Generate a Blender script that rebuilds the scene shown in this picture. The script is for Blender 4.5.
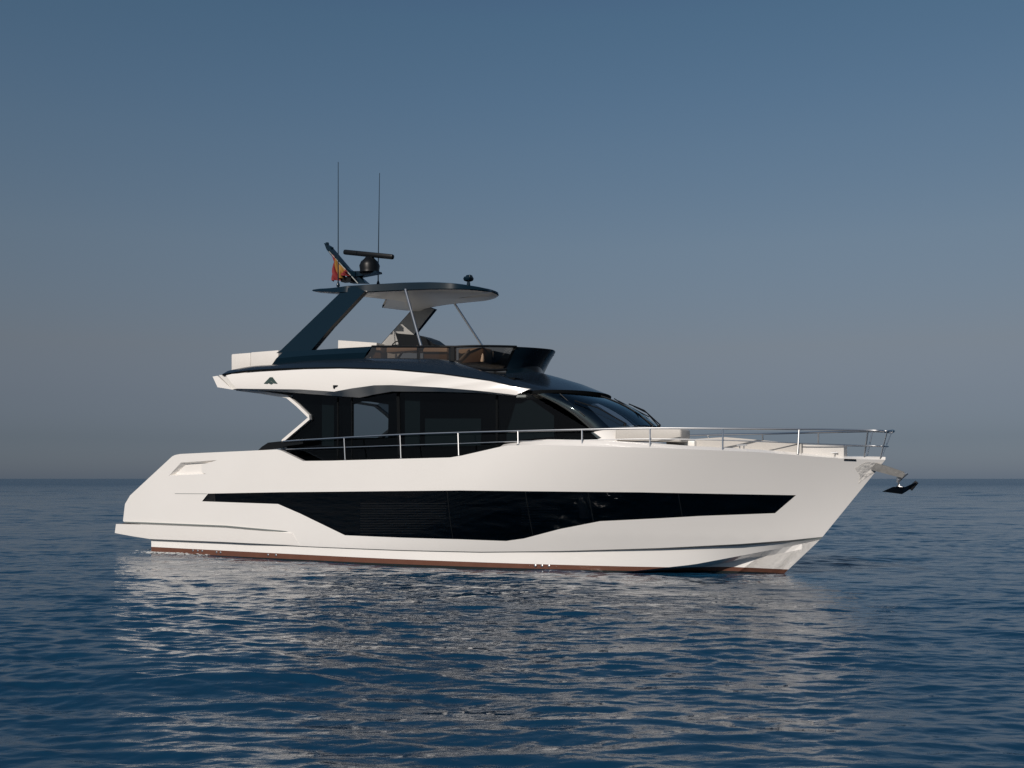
import bpy, math, random
import numpy as np
from mathutils import Vector
from mathutils.geometry import delaunay_2d_cdt

# ------------------------------------------------------------------ camera, sky, sun, exposure
random.seed(4); rng = np.random.default_rng(11)
for o in list(bpy.data.objects): bpy.data.objects.remove(o)
S = bpy.context.scene
C = S.collection
CAM_H = 2.35; FPX = 1050.0; HOR = 478.5
cd = bpy.data.cameras.new('camera'); cam = bpy.data.objects.new('camera', cd); C.objects.link(cam)
cam.location = (0, 0, CAM_H); cam.rotation_euler = (math.radians(90), 0, 0)
cd.sensor_width = 36.0; cd.lens = FPX / 1024 * 36.0
cd.shift_y = (HOR - 384) / 1024
cd.clip_start = 0.1; cd.clip_end = 30000
S.camera = cam
SUN_EL = math.radians(30); SUN_AZ = math.radians(207)      # azimuth clockwise from +Y
w = bpy.data.worlds.new('World'); S.world = w; w.use_nodes = True
nt = w.node_tree; bg = nt.nodes['Background']
sky = nt.nodes.new('ShaderNodeTexSky'); sky.sky_type = 'NISHITA'; sky.sun_disc = False
sky.sun_elevation = SUN_EL; sky.sun_rotation = SUN_AZ
sky.air_density = 1.0; sky.dust_density = 0.7; sky.ozone_density = 2.0; sky.altitude = 0
# a layer of dull haze that lies low over the sea
geo = nt.nodes.new('ShaderNodeTexCoord'); sep = nt.nodes.new('ShaderNodeSeparateXYZ')
ramp = nt.nodes.new('ShaderNodeValToRGB'); mul = nt.nodes.new('ShaderNodeMix'); mul.data_type = 'RGBA'; mul.blend_type = 'MULTIPLY'
mul.inputs['Factor'].default_value = 1.0
nt.links.new(geo.outputs['Generated'], sep.inputs[0]); nt.links.new(sep.outputs['Z'], ramp.inputs[0])
nt.links.new(sky.outputs[0], mul.inputs['A']); nt.links.new(ramp.outputs[0], mul.inputs['B']); nt.links.new(mul.outputs['Result'], bg.inputs[0])
cr = ramp.color_ramp
SKYMUL = [(0.0, (0.415, 0.515, 0.846)), (0.0366, (0.372, 0.413, 0.607)), (0.0746, (0.501, 0.469, 0.569)), (0.1215, (0.698, 0.579, 0.573)), (0.2126, (0.883, 0.796, 0.734)), (0.2986, (0.887, 0.901, 0.848)), (0.3391, (0.858, 0.927, 0.889)), (0.4002, (0.819, 0.958, 0.926)), (0.4132, (0.807, 0.932, 0.928)), (0.6, (0.807, 0.932, 0.928)), (1.0, (0.807, 0.932, 0.928))]
cr.elements[0].position = 0; cr.elements[0].color = (*SKYMUL[0][1], 1); cr.elements[1].position = 1.0; cr.elements[1].color = (*SKYMUL[-1][1], 1)
for p_, c_ in SKYMUL[1:-1]:
    e = cr.elements.new(p_); e.color = (*c_, 1)
bg.inputs[1].default_value = 0.06
sl = bpy.data.lights.new('sun', 'SUN'); sl.energy = 3.6; sl.angle = math.radians(0.6); sl.color = (1.0, 0.915, 0.835)
so = bpy.data.objects.new('sun', sl); C.objects.link(so)
sd = Vector((math.sin(SUN_AZ) * math.cos(SUN_EL), math.cos(SUN_AZ) * math.cos(SUN_EL), math.sin(SUN_EL)))
so.rotation_euler = sd.to_track_quat('Z', 'Y').to_euler(); so.location = sd * 60
S.view_settings.view_transform = 'Standard'; S.view_settings.look = 'None'
S.view_settings.exposure = 0.0; S.view_settings.gamma = 1.0
S.cycles.use_denoising = True; S.cycles.denoiser = 'OPENIMAGEDENOISE'; S.cycles.denoising_input_passes = 'RGB_ALBEDO_NORMAL'; S.cycles.denoising_prefilter = 'NONE'
S.cycles.max_bounces = 8; S.cycles.transparent_max_bounces = 16
S.cycles.caustics_reflective = False; S.cycles.caustics_refractive = False; S.cycles.sample_clamp_indirect = 4.0

# ------------------------------------------------------------------ materials
def prin(name, col, rough=0.5, metal=0.0, coat=0.0, spec=0.5, noise=None, bump=None):
    m = bpy.data.materials.new(name); m.use_nodes = True
    b = m.node_tree.nodes['Principled BSDF']; N = m.node_tree.nodes; L = m.node_tree.links
    b.inputs['Base Color'].default_value = (*col, 1); b.inputs['Roughness'].default_value = rough
    b.inputs['Metallic'].default_value = metal; b.inputs['Coat Weight'].default_value = coat
    b.inputs['Coat Roughness'].default_value = 0.04; b.inputs['Specular IOR Level'].default_value = spec
    if noise:
        sc_, amt = noise
        tc = N.new('ShaderNodeTexCoord'); n = N.new('ShaderNodeTexNoise'); n.inputs['Scale'].default_value = sc_; n.inputs['Detail'].default_value = 4
        r = N.new('ShaderNodeMapRange'); r.inputs[3].default_value = 1 - amt; r.inputs[4].default_value = 1 + amt * .4
        h = N.new('ShaderNodeMix'); h.data_type = 'RGBA'; h.blend_type = 'MULTIPLY'; h.inputs['Factor'].default_value = 1
        L.new(tc.outputs['Object'], n.inputs[0]); L.new(n.outputs[0], r.inputs[0]); h.inputs['A'].default_value = (*col, 1)
        L.new(r.outputs[0], h.inputs['B']); L.new(h.outputs['Result'], b.inputs['Base Color'])
    if bump:
        tc = N.new('ShaderNodeTexCoord'); n = N.new('ShaderNodeTexNoise'); n.inputs['Scale'].default_value = bump[0]; n.inputs['Detail'].default_value = 3
        bp = N.new('ShaderNodeBump'); bp.inputs['Strength'].default_value = bump[1]; bp.inputs['Distance'].default_value = bump[2]
        L.new(tc.outputs['Object'], n.inputs[0]); L.new(n.outputs[0], bp.inputs['Height']); L.new(bp.outputs[0], b.inputs['Normal'])
    return m
def glass(name, tint, refl=(1, 1, 1), rough=0.02, ior=1.5):
    m = bpy.data.materials.new(name); m.use_nodes = True
    N = m.node_tree.nodes; L = m.node_tree.links; out = N['Material Output']; N.remove(N['Principled BSDF'])
    t = N.new('ShaderNodeBsdfTransparent'); t.inputs[0].default_value = (*tint, 1)
    g = N.new('ShaderNodeBsdfGlossy'); g.inputs['Color'].default_value = (*refl, 1); g.inputs['Roughness'].default_value = rough
    f = N.new('ShaderNodeFresnel'); f.inputs[0].default_value = ior
    x = N.new('ShaderNodeMixShader'); L.new(f.outputs[0], x.inputs[0]); L.new(t.outputs[0], x.inputs[1]); L.new(g.outputs[0], x.inputs[2])
    L.new(x.outputs[0], out.inputs[0]); return m
M = {}
M['white'] = prin('white_gelcoat', (.80, .775, .74), .22, coat=.6, noise=(.5, .05))
M['hull'] = prin('hull_gelcoat', (.80, .775, .74), .16, coat=.9)
def hull_mat():
    m = M['hull']; N = m.node_tree.nodes; L = m.node_tree.links; b = N['Principled BSDF']
    tc = N.new('ShaderNodeTexCoord'); s = N.new('ShaderNodeSeparateXYZ'); L.new(tc.outputs['Object'], s.inputs[0])
    a = N.new('ShaderNodeMath'); a.operation = 'MULTIPLY_ADD'; a.inputs[1].default_value = .0035; L.new(s.outputs['X'], a.inputs[0]); L.new(s.outputs['Z'], a.inputs[2])
    g = N.new('ShaderNodeMath'); g.operation = 'LESS_THAN'; g.inputs[1].default_value = .20; L.new(a.outputs[0], g.inputs[0])
    n = N.new('ShaderNodeTexNoise'); n.inputs['Scale'].default_value = 3; n.inputs['Detail'].default_value = 6; L.new(tc.outputs['Object'], n.inputs[0])
    c1 = N.new('ShaderNodeMix'); c1.data_type = 'RGBA'; L.new(n.outputs[0], c1.inputs['Factor'])
    c1.inputs['A'].default_value = (.10, .042, .027, 1); c1.inputs['B'].default_value = (.15, .068, .045, 1)
    # thin dark line right at the water
    wl = N.new('ShaderNodeMath'); wl.operation = 'LESS_THAN'; wl.inputs[1].default_value = .035; L.new(s.outputs['Z'], wl.inputs[0])
    c0 = N.new('ShaderNodeMix'); c0.data_type = 'RGBA'; L.new(wl.outputs[0], c0.inputs['Factor']); L.new(c1.outputs['Result'], c0.inputs['A']); c0.inputs['B'].default_value = (.012, .016, .016, 1)
    n2 = N.new('ShaderNodeTexNoise'); n2.inputs['Scale'].default_value = .5; n2.inputs['Detail'].default_value = 3; L.new(tc.outputs['Object'], n2.inputs[0])
    c3 = N.new('ShaderNodeMix'); c3.data_type = 'RGBA'; L.new(n2.outputs[0], c3.inputs['Factor']); c3.inputs['A'].default_value = (.76, .74, .71, 1); c3.inputs['B'].default_value = (.82, .80, .77, 1)
    c2 = N.new('ShaderNodeMix'); c2.data_type = 'RGBA'; L.new(g.outputs[0], c2.inputs['Factor']); L.new(c3.outputs['Result'], c2.inputs['A']); L.new(c0.outputs['Result'], c2.inputs['B'])
    L.new(c2.outputs['Result'], b.inputs['Base Color'])
    cw = N.new('ShaderNodeMath'); cw.operation = 'MULTIPLY_ADD'; cw.inputs[1].default_value = -.6; cw.inputs[2].default_value = .6; L.new(g.outputs[0], cw.inputs[0]); L.new(cw.outputs[0], b.inputs['Coat Weight'])
hull_mat()
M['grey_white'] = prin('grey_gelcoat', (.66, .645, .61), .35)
M['lining'] = prin('lining_white', (.80, .78, .74), .3)
M['navy'] = prin('navy_gloss', (.0035, .012, .021), .15, spec=.3)
M['roof'] = prin('roof_gloss', (.008, .014, .023), .2, spec=.6)
M['black'] = prin('black_trim', (.004, .005, .006), .4, spec=.25)
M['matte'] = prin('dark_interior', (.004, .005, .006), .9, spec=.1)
M['steel'] = prin('stainless', (.62, .62, .62), .3, metal=1)
M['dsteel'] = prin('dull_steel', (.22, .22, .215), .35, metal=.8, noise=(12, .4))
M['caustic'] = prin('caustic_white', (.92, .88, .82), .35, metal=.35, bump=(7, .9, .06))  # pale tone imitates water-thrown light on the bow
M['archl'] = prin('arch_inner', (.33, .325, .31), .5)
M['cushion'] = prin('cream_vinyl', (.46, .44, .41), .55, noise=(3, .08), bump=(14, .3, .01))
M['vinyl'] = prin('white_vinyl', (.66, .635, .60), .5, noise=(3, .06))
M['tan'] = prin('tan_leather', (.30, .205, .135), .5, noise=(4, .1))
M['teak'] = prin('dark_teak', (.06, .05, .045), .6, noise=(9, .3))
M['rub'] = prin('rubber_seal', (.028, .032, .032), .6, spec=.2)
M['groove'] = prin('chine_shade_line', (.17, .19, .185), .4)
M['galv'] = prin('galvanised', (.035, .034, .036), .45, metal=.6, noise=(14, .4))
M['glass'] = glass('tinted_glass', (.28, .32, .34), (.35, .4, .45))
M['dglass'] = glass('dark_tinted_glass', (.36, .37, .39), (1, 1, 1))
M['wglass'] = glass('windscreen_glass', (.30, .36, .44), (.8, .95, 1), .02, 1.9)
M['brown_glass'] = glass('smoke_glass', (.31, .27, .235))
M['blind'] = prin('blind_fabric', (.24, .23, .22), .8)
M['logo'] = prin('logo_green', (.035, .06, .055), .4)

# ------------------------------------------------------------------ yacht frame: x to the bow, y to port, z up, origin at the waterline amidships of the transom
TH = math.radians(29.1)
U = (math.cos(TH), -math.sin(TH)); Pv = (math.sin(TH), math.cos(TH)); O = (-10.2544, 35.0691)
def P(px, py, y=0.0):
    """photo measurement -> (x, z) on the fore-and-aft plane y of the yacht; y may be a function of (x, z)"""
    yy = y if not callable(y) else -2.4
    for _ in range(30 if callable(y) else 1):
        d = ((px - 512) / FPX, 1.0, -(py - HOR) / FPX)
        t = (yy + O[0] * Pv[0] + O[1] * Pv[1]) / (d[0] * Pv[0] + d[1] * Pv[1])
        wx, wy = d[0] * t - O[0], d[1] * t - O[1]
        x = wx * U[0] + wy * U[1]; z = CAM_H + d[2] * t
        if callable(y): yy = .5 * yy + .5 * float(y(x, z))
    return x, z
def P3(px, py, y=0.0):
    x, z = P(px, py, y); return Vector((x, float(y(x, z)) if callable(y) else y, z))
def PL(pts, y): return [P3(a, b, y) for a, b in pts]

yacht = bpy.data.objects.new('motor_yacht', None); C.objects.link(yacht)
yacht.location = (O[0], O[1], 0); yacht.rotation_euler = (0, 0, -TH)
yacht['label'] = 'white flybridge motor yacht with black glass band along the hull, lying on the calm sea'; yacht['category'] = 'yacht'

# ------------------------------------------------------------------ mesh helpers
def link(name, verts, faces, mat, parent=yacht, smooth=False, normals=None, sharp=None):
    me = bpy.data.meshes.new(name); me.from_pydata([tuple(v) for v in verts], [], [tuple(f) for f in faces]); me.update()
    o = bpy.data.objects.new(name, me); C.objects.link(o)
    for m in (mat if isinstance(mat, (list, tuple)) else [mat]): me.materials.append(m)
    if parent is not None: o.parent = parent
    if smooth:
        for p in me.polygons: p.use_smooth = True
        if sharp is not None: me.set_sharp_from_angle(angle=math.radians(sharp))
    return o
class MB:
    def __init__(s): s.v = []; s.f = []; s.m = []; s.n = {}
    def add(s, v, f, mi=0):
        k = len(s.v); s.v += [Vector(a) for a in v]; s.f += [tuple(i + k for i in g) for g in f]; s.m += [mi] * len(f); return k
    def box(s, c, d, rz=0, ry=0, bev=0.0, mi=0):
        x, y, z = [a / 2 for a in d]; b = min(bev, x * .9, y * .9, z * .9); vs = []; fs = []
        if b <= 0:
            vs = [(-x,-y,-z),(x,-y,-z),(x,y,-z),(-x,y,-z),(-x,-y,z),(x,-y,z),(x,y,z),(-x,y,z)]
            fs = [(3,2,1,0),(4,5,6,7),(0,1,5,4),(1,2,6,5),(2,3,7,6),(3,0,4,7)]
        else:                                     # rounded box: stacked rounded rings
            rings = []
            for zz, ins in ((-z, b), (-z + b * .3, b * .3), (-z + b, 0), (z - b, 0), (z - b * .3, b * .3), (z, b)):
                ring = []
                for cx_, cy_, a0 in ((x, y, 0), (-x, y, 90), (-x, -y, 180), (x, -y, 270)):
                    for q in range(4):
                        a = math.radians(a0 + q * 30)
                        ring.append(((abs(cx_) - b) * (1 if cx_ > 0 else -1) + (b - ins) * math.cos(a), (abs(cy_) - b) * (1 if cy_ > 0 else -1) + (b - ins) * math.sin(a), zz))
                rings.append(ring)
            n = 16
            for r in rings: vs += r
            for i in range(len(rings) - 1):
                for j in range(n): fs.append((i*n+j, i*n+(j+1)%n, (i+1)*n+(j+1)%n, (i+1)*n+j))
            fs.append(tuple(range(n))[::-1]); fs.append(tuple((len(rings)-1)*n + j for j in range(n)))
        cz, sz, cy, sy = math.cos(rz), math.sin(rz), math.cos(ry), math.sin(ry); o = []
        for a, b2, q in vs:
            a, q = a * cy + q * sy, -a * sy + q * cy
            o.append((a * cz - b2 * sz + c[0], a * sz + b2 * cz + c[1], q + c[2]))
        s.add(o, fs, mi); return s
    def tube(s, pts, r, n=8, cap=True, mi=0):
        pts = [Vector(p) for p in pts]; rr = r if isinstance(r, (list, tuple)) else [r] * len(pts); vs = []; fs = []
        for i, p in enumerate(pts):
            d = (pts[min(i+1, len(pts)-1)] - pts[max(i-1, 0)]).normalized()
            a = d.cross(Vector((0, 0, 1)));  a = a if a.length > .05 else d.cross(Vector((1, 0, 0)))
            a.normalize(); b = d.cross(a)
            for j in range(n):
                t = 2 * math.pi * j / n; vs.append(p + (a * math.cos(t) + b * math.sin(t)) * rr[i])
        for i in range(len(pts) - 1):
            for j in range(n): fs.append((i*n+j, i*n+(j+1)%n, (i+1)*n+(j+1)%n, (i+1)*n+j))
        if cap: fs.append(tuple(range(n))[::-1]); fs.append(tuple((len(pts)-1)*n+j for j in range(n)))
        s.add(vs, fs, mi); return s
    def lathe(s, c, prof, n=20, axis=(0, 0, 1), mi=0):
        q = Vector((0, 0, 1)).rotation_difference(Vector(axis)); vs = []; fs = []
        for r, h in prof:
            for j in range(n):
                t = 2 * math.pi * j / n; vs.append(q @ Vector((r * math.cos(t), r * math.sin(t), h)) + Vector(c))
        for i in range(len(prof) - 1):
            for j in range(n): fs.append((i*n+j, i*n+(j+1)%n, (i+1)*n+(j+1)%n, (i+1)*n+j))
        fs.append(tuple(range(n))[::-1]); fs.append(tuple((len(prof)-1)*n+j for j in range(n)))
        s.add(vs, fs, mi); return s
    def prism(s, xz, y0, y1, mi=0):
        """outline given in (x, z), stretched from y0 to y1 (numbers, or one per vertex)"""
        n = len(xz); f = lambda y, i: y[i] if isinstance(y, (list, tuple)) else y
        vs = [(a, f(y0, i), b) for i, (a, b) in enumerate(xz)] + [(a, f(y1, i), b) for i, (a, b) in enumerate(xz)]
        ar = sum(xz[i][0] * xz[(i+1) % n][1] - xz[(i+1) % n][0] * xz[i][1] for i in range(n))
        fs = [tuple(range(n)), tuple(range(2*n-1, n-1, -1))] + [(i, i+n, (i+1)%n+n, (i+1)%n) for i in range(n)]
        if ar < 0: fs = [g[::-1] for g in fs]
        s.add(vs, fs, mi); return s
    def loft(s, rows, mi=0, close=False):
        n = len(rows[0]); vs = [p for r in rows for p in r]; fs = []
        for i in range(len(rows) - 1):
            for j in range(n - 1 if not close else n): fs.append((i*n+j, (i+1)*n+j, (i+1)*n+(j+1)%n, i*n+(j+1)%n))
        s.add(vs, fs, mi); return s
    def mirror(s):
        k = len(s.v); s.v += [Vector((a.x, -a.y, a.z)) for a in s.v]; s.f += [tuple(i + k for i in g)[::-1] for g in list(s.f)]; s.m += list(s.m); return s
    def pair(s, name, mat, parent=yacht, smooth=True, sharp=35):
        o = s.build(name, mat, parent, smooth, sharp); t = MB(); t.v = [Vector((a.x, -a.y, a.z)) for a in s.v]; t.f = [g[::-1] for g in s.f]; t.m = list(s.m)
        t.build(name, mat, parent, smooth, sharp); return o
    def build(s, name, mat, parent=yacht, smooth=True, sharp=35):
        o = link(name, s.v, s.f, mat, parent, smooth, sharp=sharp)
        if isinstance(mat, (list, tuple)):
            o.data.polygons.foreach_set('material_index', s.m)
        return o
def inside(pt, poly):
    x, y = pt; c = False; n = len(poly)
    for i in range(n):
        x1, y1 = poly[i]; x2, y2 = poly[(i+1) % n]
        if (y1 > y) != (y2 > y) and x < (x2 - x1) * (y - y1) / (y2 - y1) + x1: c = not c
    return c
def densify(poly, d, closed=True):
    out = []; n = len(poly)
    for i in range(n if closed else n - 1):
        a = poly[i]; b = poly[(i+1) % n]; k = max(1, int(math.hypot(b[0]-a[0], b[1]-a[1]) / d))
        out += [(a[0] + (b[0]-a[0]) * q / k, a[1] + (b[1]-a[1]) * q / k) for q in range(k)]
    if not closed: out.append(tuple(poly[-1]))
    return out
def patch(outline, fn, holes=(), dx=.3, dz=.14, edge=.2):
    """triangulated sheet over an (x, z) outline, laid on the surface y = fn(x, z)"""
    loops = [densify(l, edge) for l in (outline, *holes)]
    vs = []; es = []
    for l in loops:
        k = len(vs); vs += l; es += [(k + i, k + (i+1) % len(l)) for i in range(len(l))]
    B = np.array(vs); x0, z0 = B[:len(loops[0])].min(0); x1, z1 = B[:len(loops[0])].max(0)
    for i, x in enumerate(np.arange(x0 + dx/2, x1, dx)):
        for z in np.arange(z0 + dz/2 + (dz/2 if i % 2 else 0), z1, dz):
            if inside((x, z), loops[0]) and not any(inside((x, z), h) for h in loops[1:]):
                if (np.hypot((B[:, 0]-x) / dx, (B[:, 1]-z) / dz)).min() > .45: vs.append((x, z))
    r = delaunay_2d_cdt([Vector(v) for v in vs], es, [], 0, 1e-5)
    V = [tuple(v) for v in r[0]]; F = []
    for f in r[2]:
        c = (sum(V[i][0] for i in f) / 3, sum(V[i][1] for i in f) / 3)
        if inside(c, loops[0]) and not any(inside(c, h) for h in loops[1:]):
            a, b, d = [V[i] for i in f]
            F.append(tuple(f) if (b[0]-a[0]) * (d[1]-a[1]) - (d[0]-a[0]) * (b[1]-a[1]) > 0 else tuple(f)[::-1])
    return [(x, float(fn(x, z)), z) for x, z in V], F, loops
def set_normals(o, fn, eps=.02):
    """true surface normals of y = fn(x, z), so that gloss runs cleanly over the triangles"""
    N = []
    for v in o.data.vertices:
        x, y, z = v.co; s = -1 if y < 0 else 1
        dfx = (fn(x, z) - fn(x - eps, z)) / eps; dfz = (fn(x - eps, z + eps) - fn(x - eps, z)) / eps
        n = Vector((dfx, -1.0, dfz)).normalized()
        if s > 0: n.y = -n.y
        N.append(n)
    o.data.normals_split_custom_set_from_vertices(N)
def interp(pts, x, k=0, j=2):
    xs = [p[k] for p in pts]; ys = [p[j] for p in pts]; return float(np.interp(x, xs, ys))
def smooth_curve(pts, n):
    """Catmull-Rom through the points"""
    pts = [Vector(p) for p in pts]; out = []; m = len(pts) - 1
    for q in range(n):
        t = q / (n - 1) * m; i = min(int(t), m - 1); f = t - i
        p0, p1, p2, p3 = pts[max(i-1, 0)], pts[i], pts[i+1], pts[min(i+2, m)]
        out.append(.5 * ((2*p1) + (p2-p0)*f + (2*p0-5*p1+4*p2-p3)*f*f + (3*p1-p0-3*p2+p3)*f*f*f))
    return out
def resample(pts, n):
    pts = [Vector(p) for p in pts]; L = [0]
    for a, b in zip(pts, pts[1:]): L.append(L[-1] + (b - a).length)
    out = []
    for q in range(n):
        t = q / (n - 1) * L[-1]; i = max(0, min(int(np.searchsorted(L, t, 'right')) - 1, len(pts) - 2))
        f = (t - L[i]) / max(1e-9, L[i+1] - L[i]); out.append(pts[i].lerp(pts[i+1], f))
    return out

# ------------------------------------------------------------------ sea
def make_sea():
    def axis(a, b, fine, centre, half, grow):
        out = [centre]; s = fine
        while out[-1] < b:
            d = abs(out[-1] - centre); s = fine if d < half else fine + (d - half) * grow; out.append(out[-1] + s)
        lo = [centre]
        while lo[-1] > a:
            d = abs(lo[-1] - centre); s = fine if d < half else fine + (d - half) * grow; lo.append(lo[-1] - s)
        return np.array(sorted(set(lo[1:] + out)))
    ys = [3.0]
    while ys[-1] < 9000:
        y = ys[-1]; ys.append(y + (.034 if y < 14 else .034 + (y - 14) * .0026 if y < 60 else .154 + (y - 60) * .0060 if y < 420 else 2.5 + (y - 420) * .025))
    ys = np.concatenate([[-2500, -600, -150, -40, -10, -3, -1, 0, 1, 2], np.array(ys)])
    xs = axis(-9000, 9000, .055, 0, 15, .010)
    X, Y = np.meshgrid(xs, ys)
    dx = np.gradient(xs)[None, :] * np.ones_like(X); dy = np.gradient(ys)[:, None] * np.ones_like(X)
    sp = np.maximum(dx, dy)
    Z = np.zeros_like(X); DX = np.zeros_like(X); DY = np.zeros_like(X)
    NW = 130
    lam = np.exp(np.linspace(math.log(.17), math.log(12), NW)) * rng.uniform(.93, 1.07, NW)
    # calmer and rougher patches drifting over the water
    pat = 1 + .28 * np.sin(X * .11 + Y * .05 + 1.3) * np.sin(Y * .09 - X * .03 + .4) + .16 * np.sin(X * .31 - Y * .17)
    for l in lam:
        k = 2 * math.pi / l
        wd = math.radians(262) + rng.normal(0, .5)
        s = .0245 if l < .5 else .0175 if l < 1.2 else .0068 if l < 3 else .0055
        a = s / k
        res = (abs(math.cos(wd)) * dx + abs(math.sin(wd)) * dy) / l; wgt = np.clip((.42 - res) / .17, 0, 1)
        ph = k * (X * math.cos(wd) + Y * math.sin(wd)) + rng.uniform(0, 6.28)
        amp = a * wgt * (pat if l < 3 else 1) * (1 + .9 * np.clip((Y - 40) / 120, 0, 1) * (l > .9))
        Z += amp * np.sin(ph)
        c = amp * .45 * np.cos(ph); DX += c * math.cos(wd); DY += c * math.sin(wd)
    X2, Y2 = X + DX, Y + DY
    n, m = X.shape
    co = np.stack([X2, Y2, Z], -1).reshape(-1, 3).astype(np.float32)
    i = np.arange(n - 1)[:, None] * m + np.arange(m - 1)[None, :]
    q = np.stack([i, i + 1, i + m + 1, i + m], -1).reshape(-1, 4)
    me = bpy.data.meshes.new('sea'); me.vertices.add(len(co)); me.vertices.foreach_set('co', co.ravel())
    me.loops.add(q.size); me.loops.foreach_set('vertex_index', q.ravel().astype(np.int32))
    me.polygons.add(len(q)); me.polygons.foreach_set('loop_start', (np.arange(len(q)) * 4).astype(np.int32)); me.polygons.foreach_set('loop_total', np.full(len(q), 4, np.int32))
    me.polygons.foreach_set('use_smooth', np.ones(len(q), bool)); me.update()
    o = bpy.data.objects.new('sea', me); C.objects.link(o); o['kind'] = 'structure'
    mt = bpy.data.materials.new('sea_water'); mt.use_nodes = True; N = mt.node_tree.nodes; L = mt.node_tree.links; b = N['Principled BSDF']
    b.inputs['Base Color'].default_value = (.0035, .032, .071, 1); b.inputs['Roughness'].default_value = .035; b.inputs['IOR'].default_value = 1.42
    tc = N.new('ShaderNodeTexCoord'); mp = N.new('ShaderNodeMapping'); mp.inputs['Scale'].default_value = (.75, 1.25, 1); mp.inputs['Rotation'].default_value = (0, 0, .15)
    L.new(tc.outputs['Object'], mp.inputs[0])
    n1 = N.new('ShaderNodeTexNoise'); n1.inputs['Scale'].default_value = 15.0; n1.inputs['Detail'].default_value = 4; n1.inputs['Roughness'].default_value = .55; n1.inputs['Distortion'].default_value = .6
    n2 = N.new('ShaderNodeTexNoise'); n2.inputs['Scale'].default_value = 1.1; n2.inputs['Detail'].default_value = 5; n2.inputs['Roughness'].default_value = .6; n2.inputs['Distortion'].default_value = .4
    L.new(mp.outputs[0], n1.inputs[0]); L.new(mp.outputs[0], n2.inputs[0])
    b1 = N.new('ShaderNodeBump'); b1.inputs['Strength'].default_value = 1; b1.inputs['Distance'].default_value = .0035
    b2 = N.new('ShaderNodeBump'); b2.inputs['Strength'].default_value = 1; b2.inputs['Distance'].default_value = .035
    L.new(n1.outputs[0], b1.inputs['Height']); L.new(n2.outputs[0], b2.inputs['Height'])
    n3 = N.new('ShaderNodeTexNoise'); n3.inputs['Scale'].default_value = .16; n3.inputs['Detail'].default_value = 6; n3.inputs['Roughness'].default_value = .6
    b3 = N.new('ShaderNodeBump'); b3.inputs['Strength'].default_value = 1; b3.inputs['Distance'].default_value = .35
    L.new(mp.outputs[0], n3.inputs[0]); L.new(n3.outputs[0], b3.inputs['Height']); L.new(b3.outputs[0], b2.inputs['Normal']); L.new(b2.outputs[0], b1.inputs['Normal']); L.new(b1.outputs[0], b.inputs['Normal'])
    sy = N.new('ShaderNodeSeparateXYZ'); L.new(tc.outputs['Object'], sy.inputs[0])
    m1_ = N.new('ShaderNodeMapRange'); m1_.inputs[1].default_value = 50; m1_.inputs[2].default_value = 400; m1_.inputs[3].default_value = .035; m1_.inputs[4].default_value = .27; L.new(sy.outputs['Y'], m1_.inputs[0]); L.new(m1_.outputs[0], b.inputs['Roughness'])
    m2_ = N.new('ShaderNodeMapRange'); m2_.inputs[1].default_value = 50; m2_.inputs[2].default_value = 300; m2_.inputs[3].default_value = .010; m2_.inputs[4].default_value = .12; L.new(sy.outputs['Y'], m2_.inputs[0]); L.new(m2_.outputs[0], b2.inputs['Distance'])
    me.materials.append(mt)
make_sea()

# ------------------------------------------------------------------ hull form
STEM = [(-.8, 18.4), (0, 19.37), (.95, 20.27), (2.80, 21.72), (3.4, 22.2)]
def xs_(z): return np.interp(z, [a for a, b in STEM], [b for a, b in STEM])
def hb(x, z):
    """half breadth of the topsides"""
    q = np.clip((z - .4) / 2.6, 0, 1.1)
    B = 2.42 + .26 * q ** .8
    Ln = 12.5 - 3.0 * q; pw = 2.0 + .5 * q
    t = np.clip((xs_(z) - x) / Ln, 0, 1)
    return B * (1 - (1 - t) ** pw) * (1 - .035 * np.clip((9 - x) / 9, 0, 1.3) ** 2) + .004
ysb = lambda x, z: -hb(x, z)
TOPPX = [(172, 456.5), (175, 455), (180, 454), (200, 453), (277, 449.5), (281, 450.5), (303, 461), (330, 460.7), (450, 457.5), (462, 455.5), (500, 446.8), (508, 445.5), (545, 445), (600, 446.5), (660, 448), (756, 452), (800, 455.3), (840, 458.5), (860, 459.3)]
top = [P(a, b, ysb) for a, b in TOPPX] + [(21.62, 2.79), (float(xs_(2.79)), 2.79)]
aft = [P(a, b, ysb) for a, b in [(130, 495.5), (125, 504), (123, 521)]]
CHPX = [(150, 539.5), (225, 542.5), (300, 546), (400, 550), (480, 551.8), (560, 551), (660, 548), (740, 544), (790, 540.2)]
chine = [P(a, b, ysb) for a, b in CHPX] + [(float(xs_(.95)), .95)]
stem_side = [(float(xs_(z)), z) for z in np.linspace(1.1, 2.65, 12)]
outline = aft[::-1] [0:0] + [aft[2]] + chine + stem_side + top[::-1] + [aft[0], aft[1]]
WIN = [(208, 493.6), (280, 492.2), (460, 490.4), (640, 492.3), (796, 495.2), (775, 513.2), (700, 516), (660, 518.3), (600, 521.2), (560, 529), (524, 538.5), (506, 541), (460, 539.3), (400, 537.6), (345, 535.3), (300, 513.5), (278, 504), (202, 501.3)]
win = [P(a, b, ysb) for a, b in WIN]
INT = [(169, 475.6), (181, 462.6), (217, 460.2), (201.5, 464.6), (201.5, 472.8), (207, 474)]
intake = [P(a, b, ysb) for a, b in INT]
v, f, loops = patch(outline, ysb, [win, intake])
mb = MB(); mb.add(v, f)
hull = mb.mirror().build('hull', M['hull'], sharp=180)
set_normals(hull, ysb)
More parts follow.
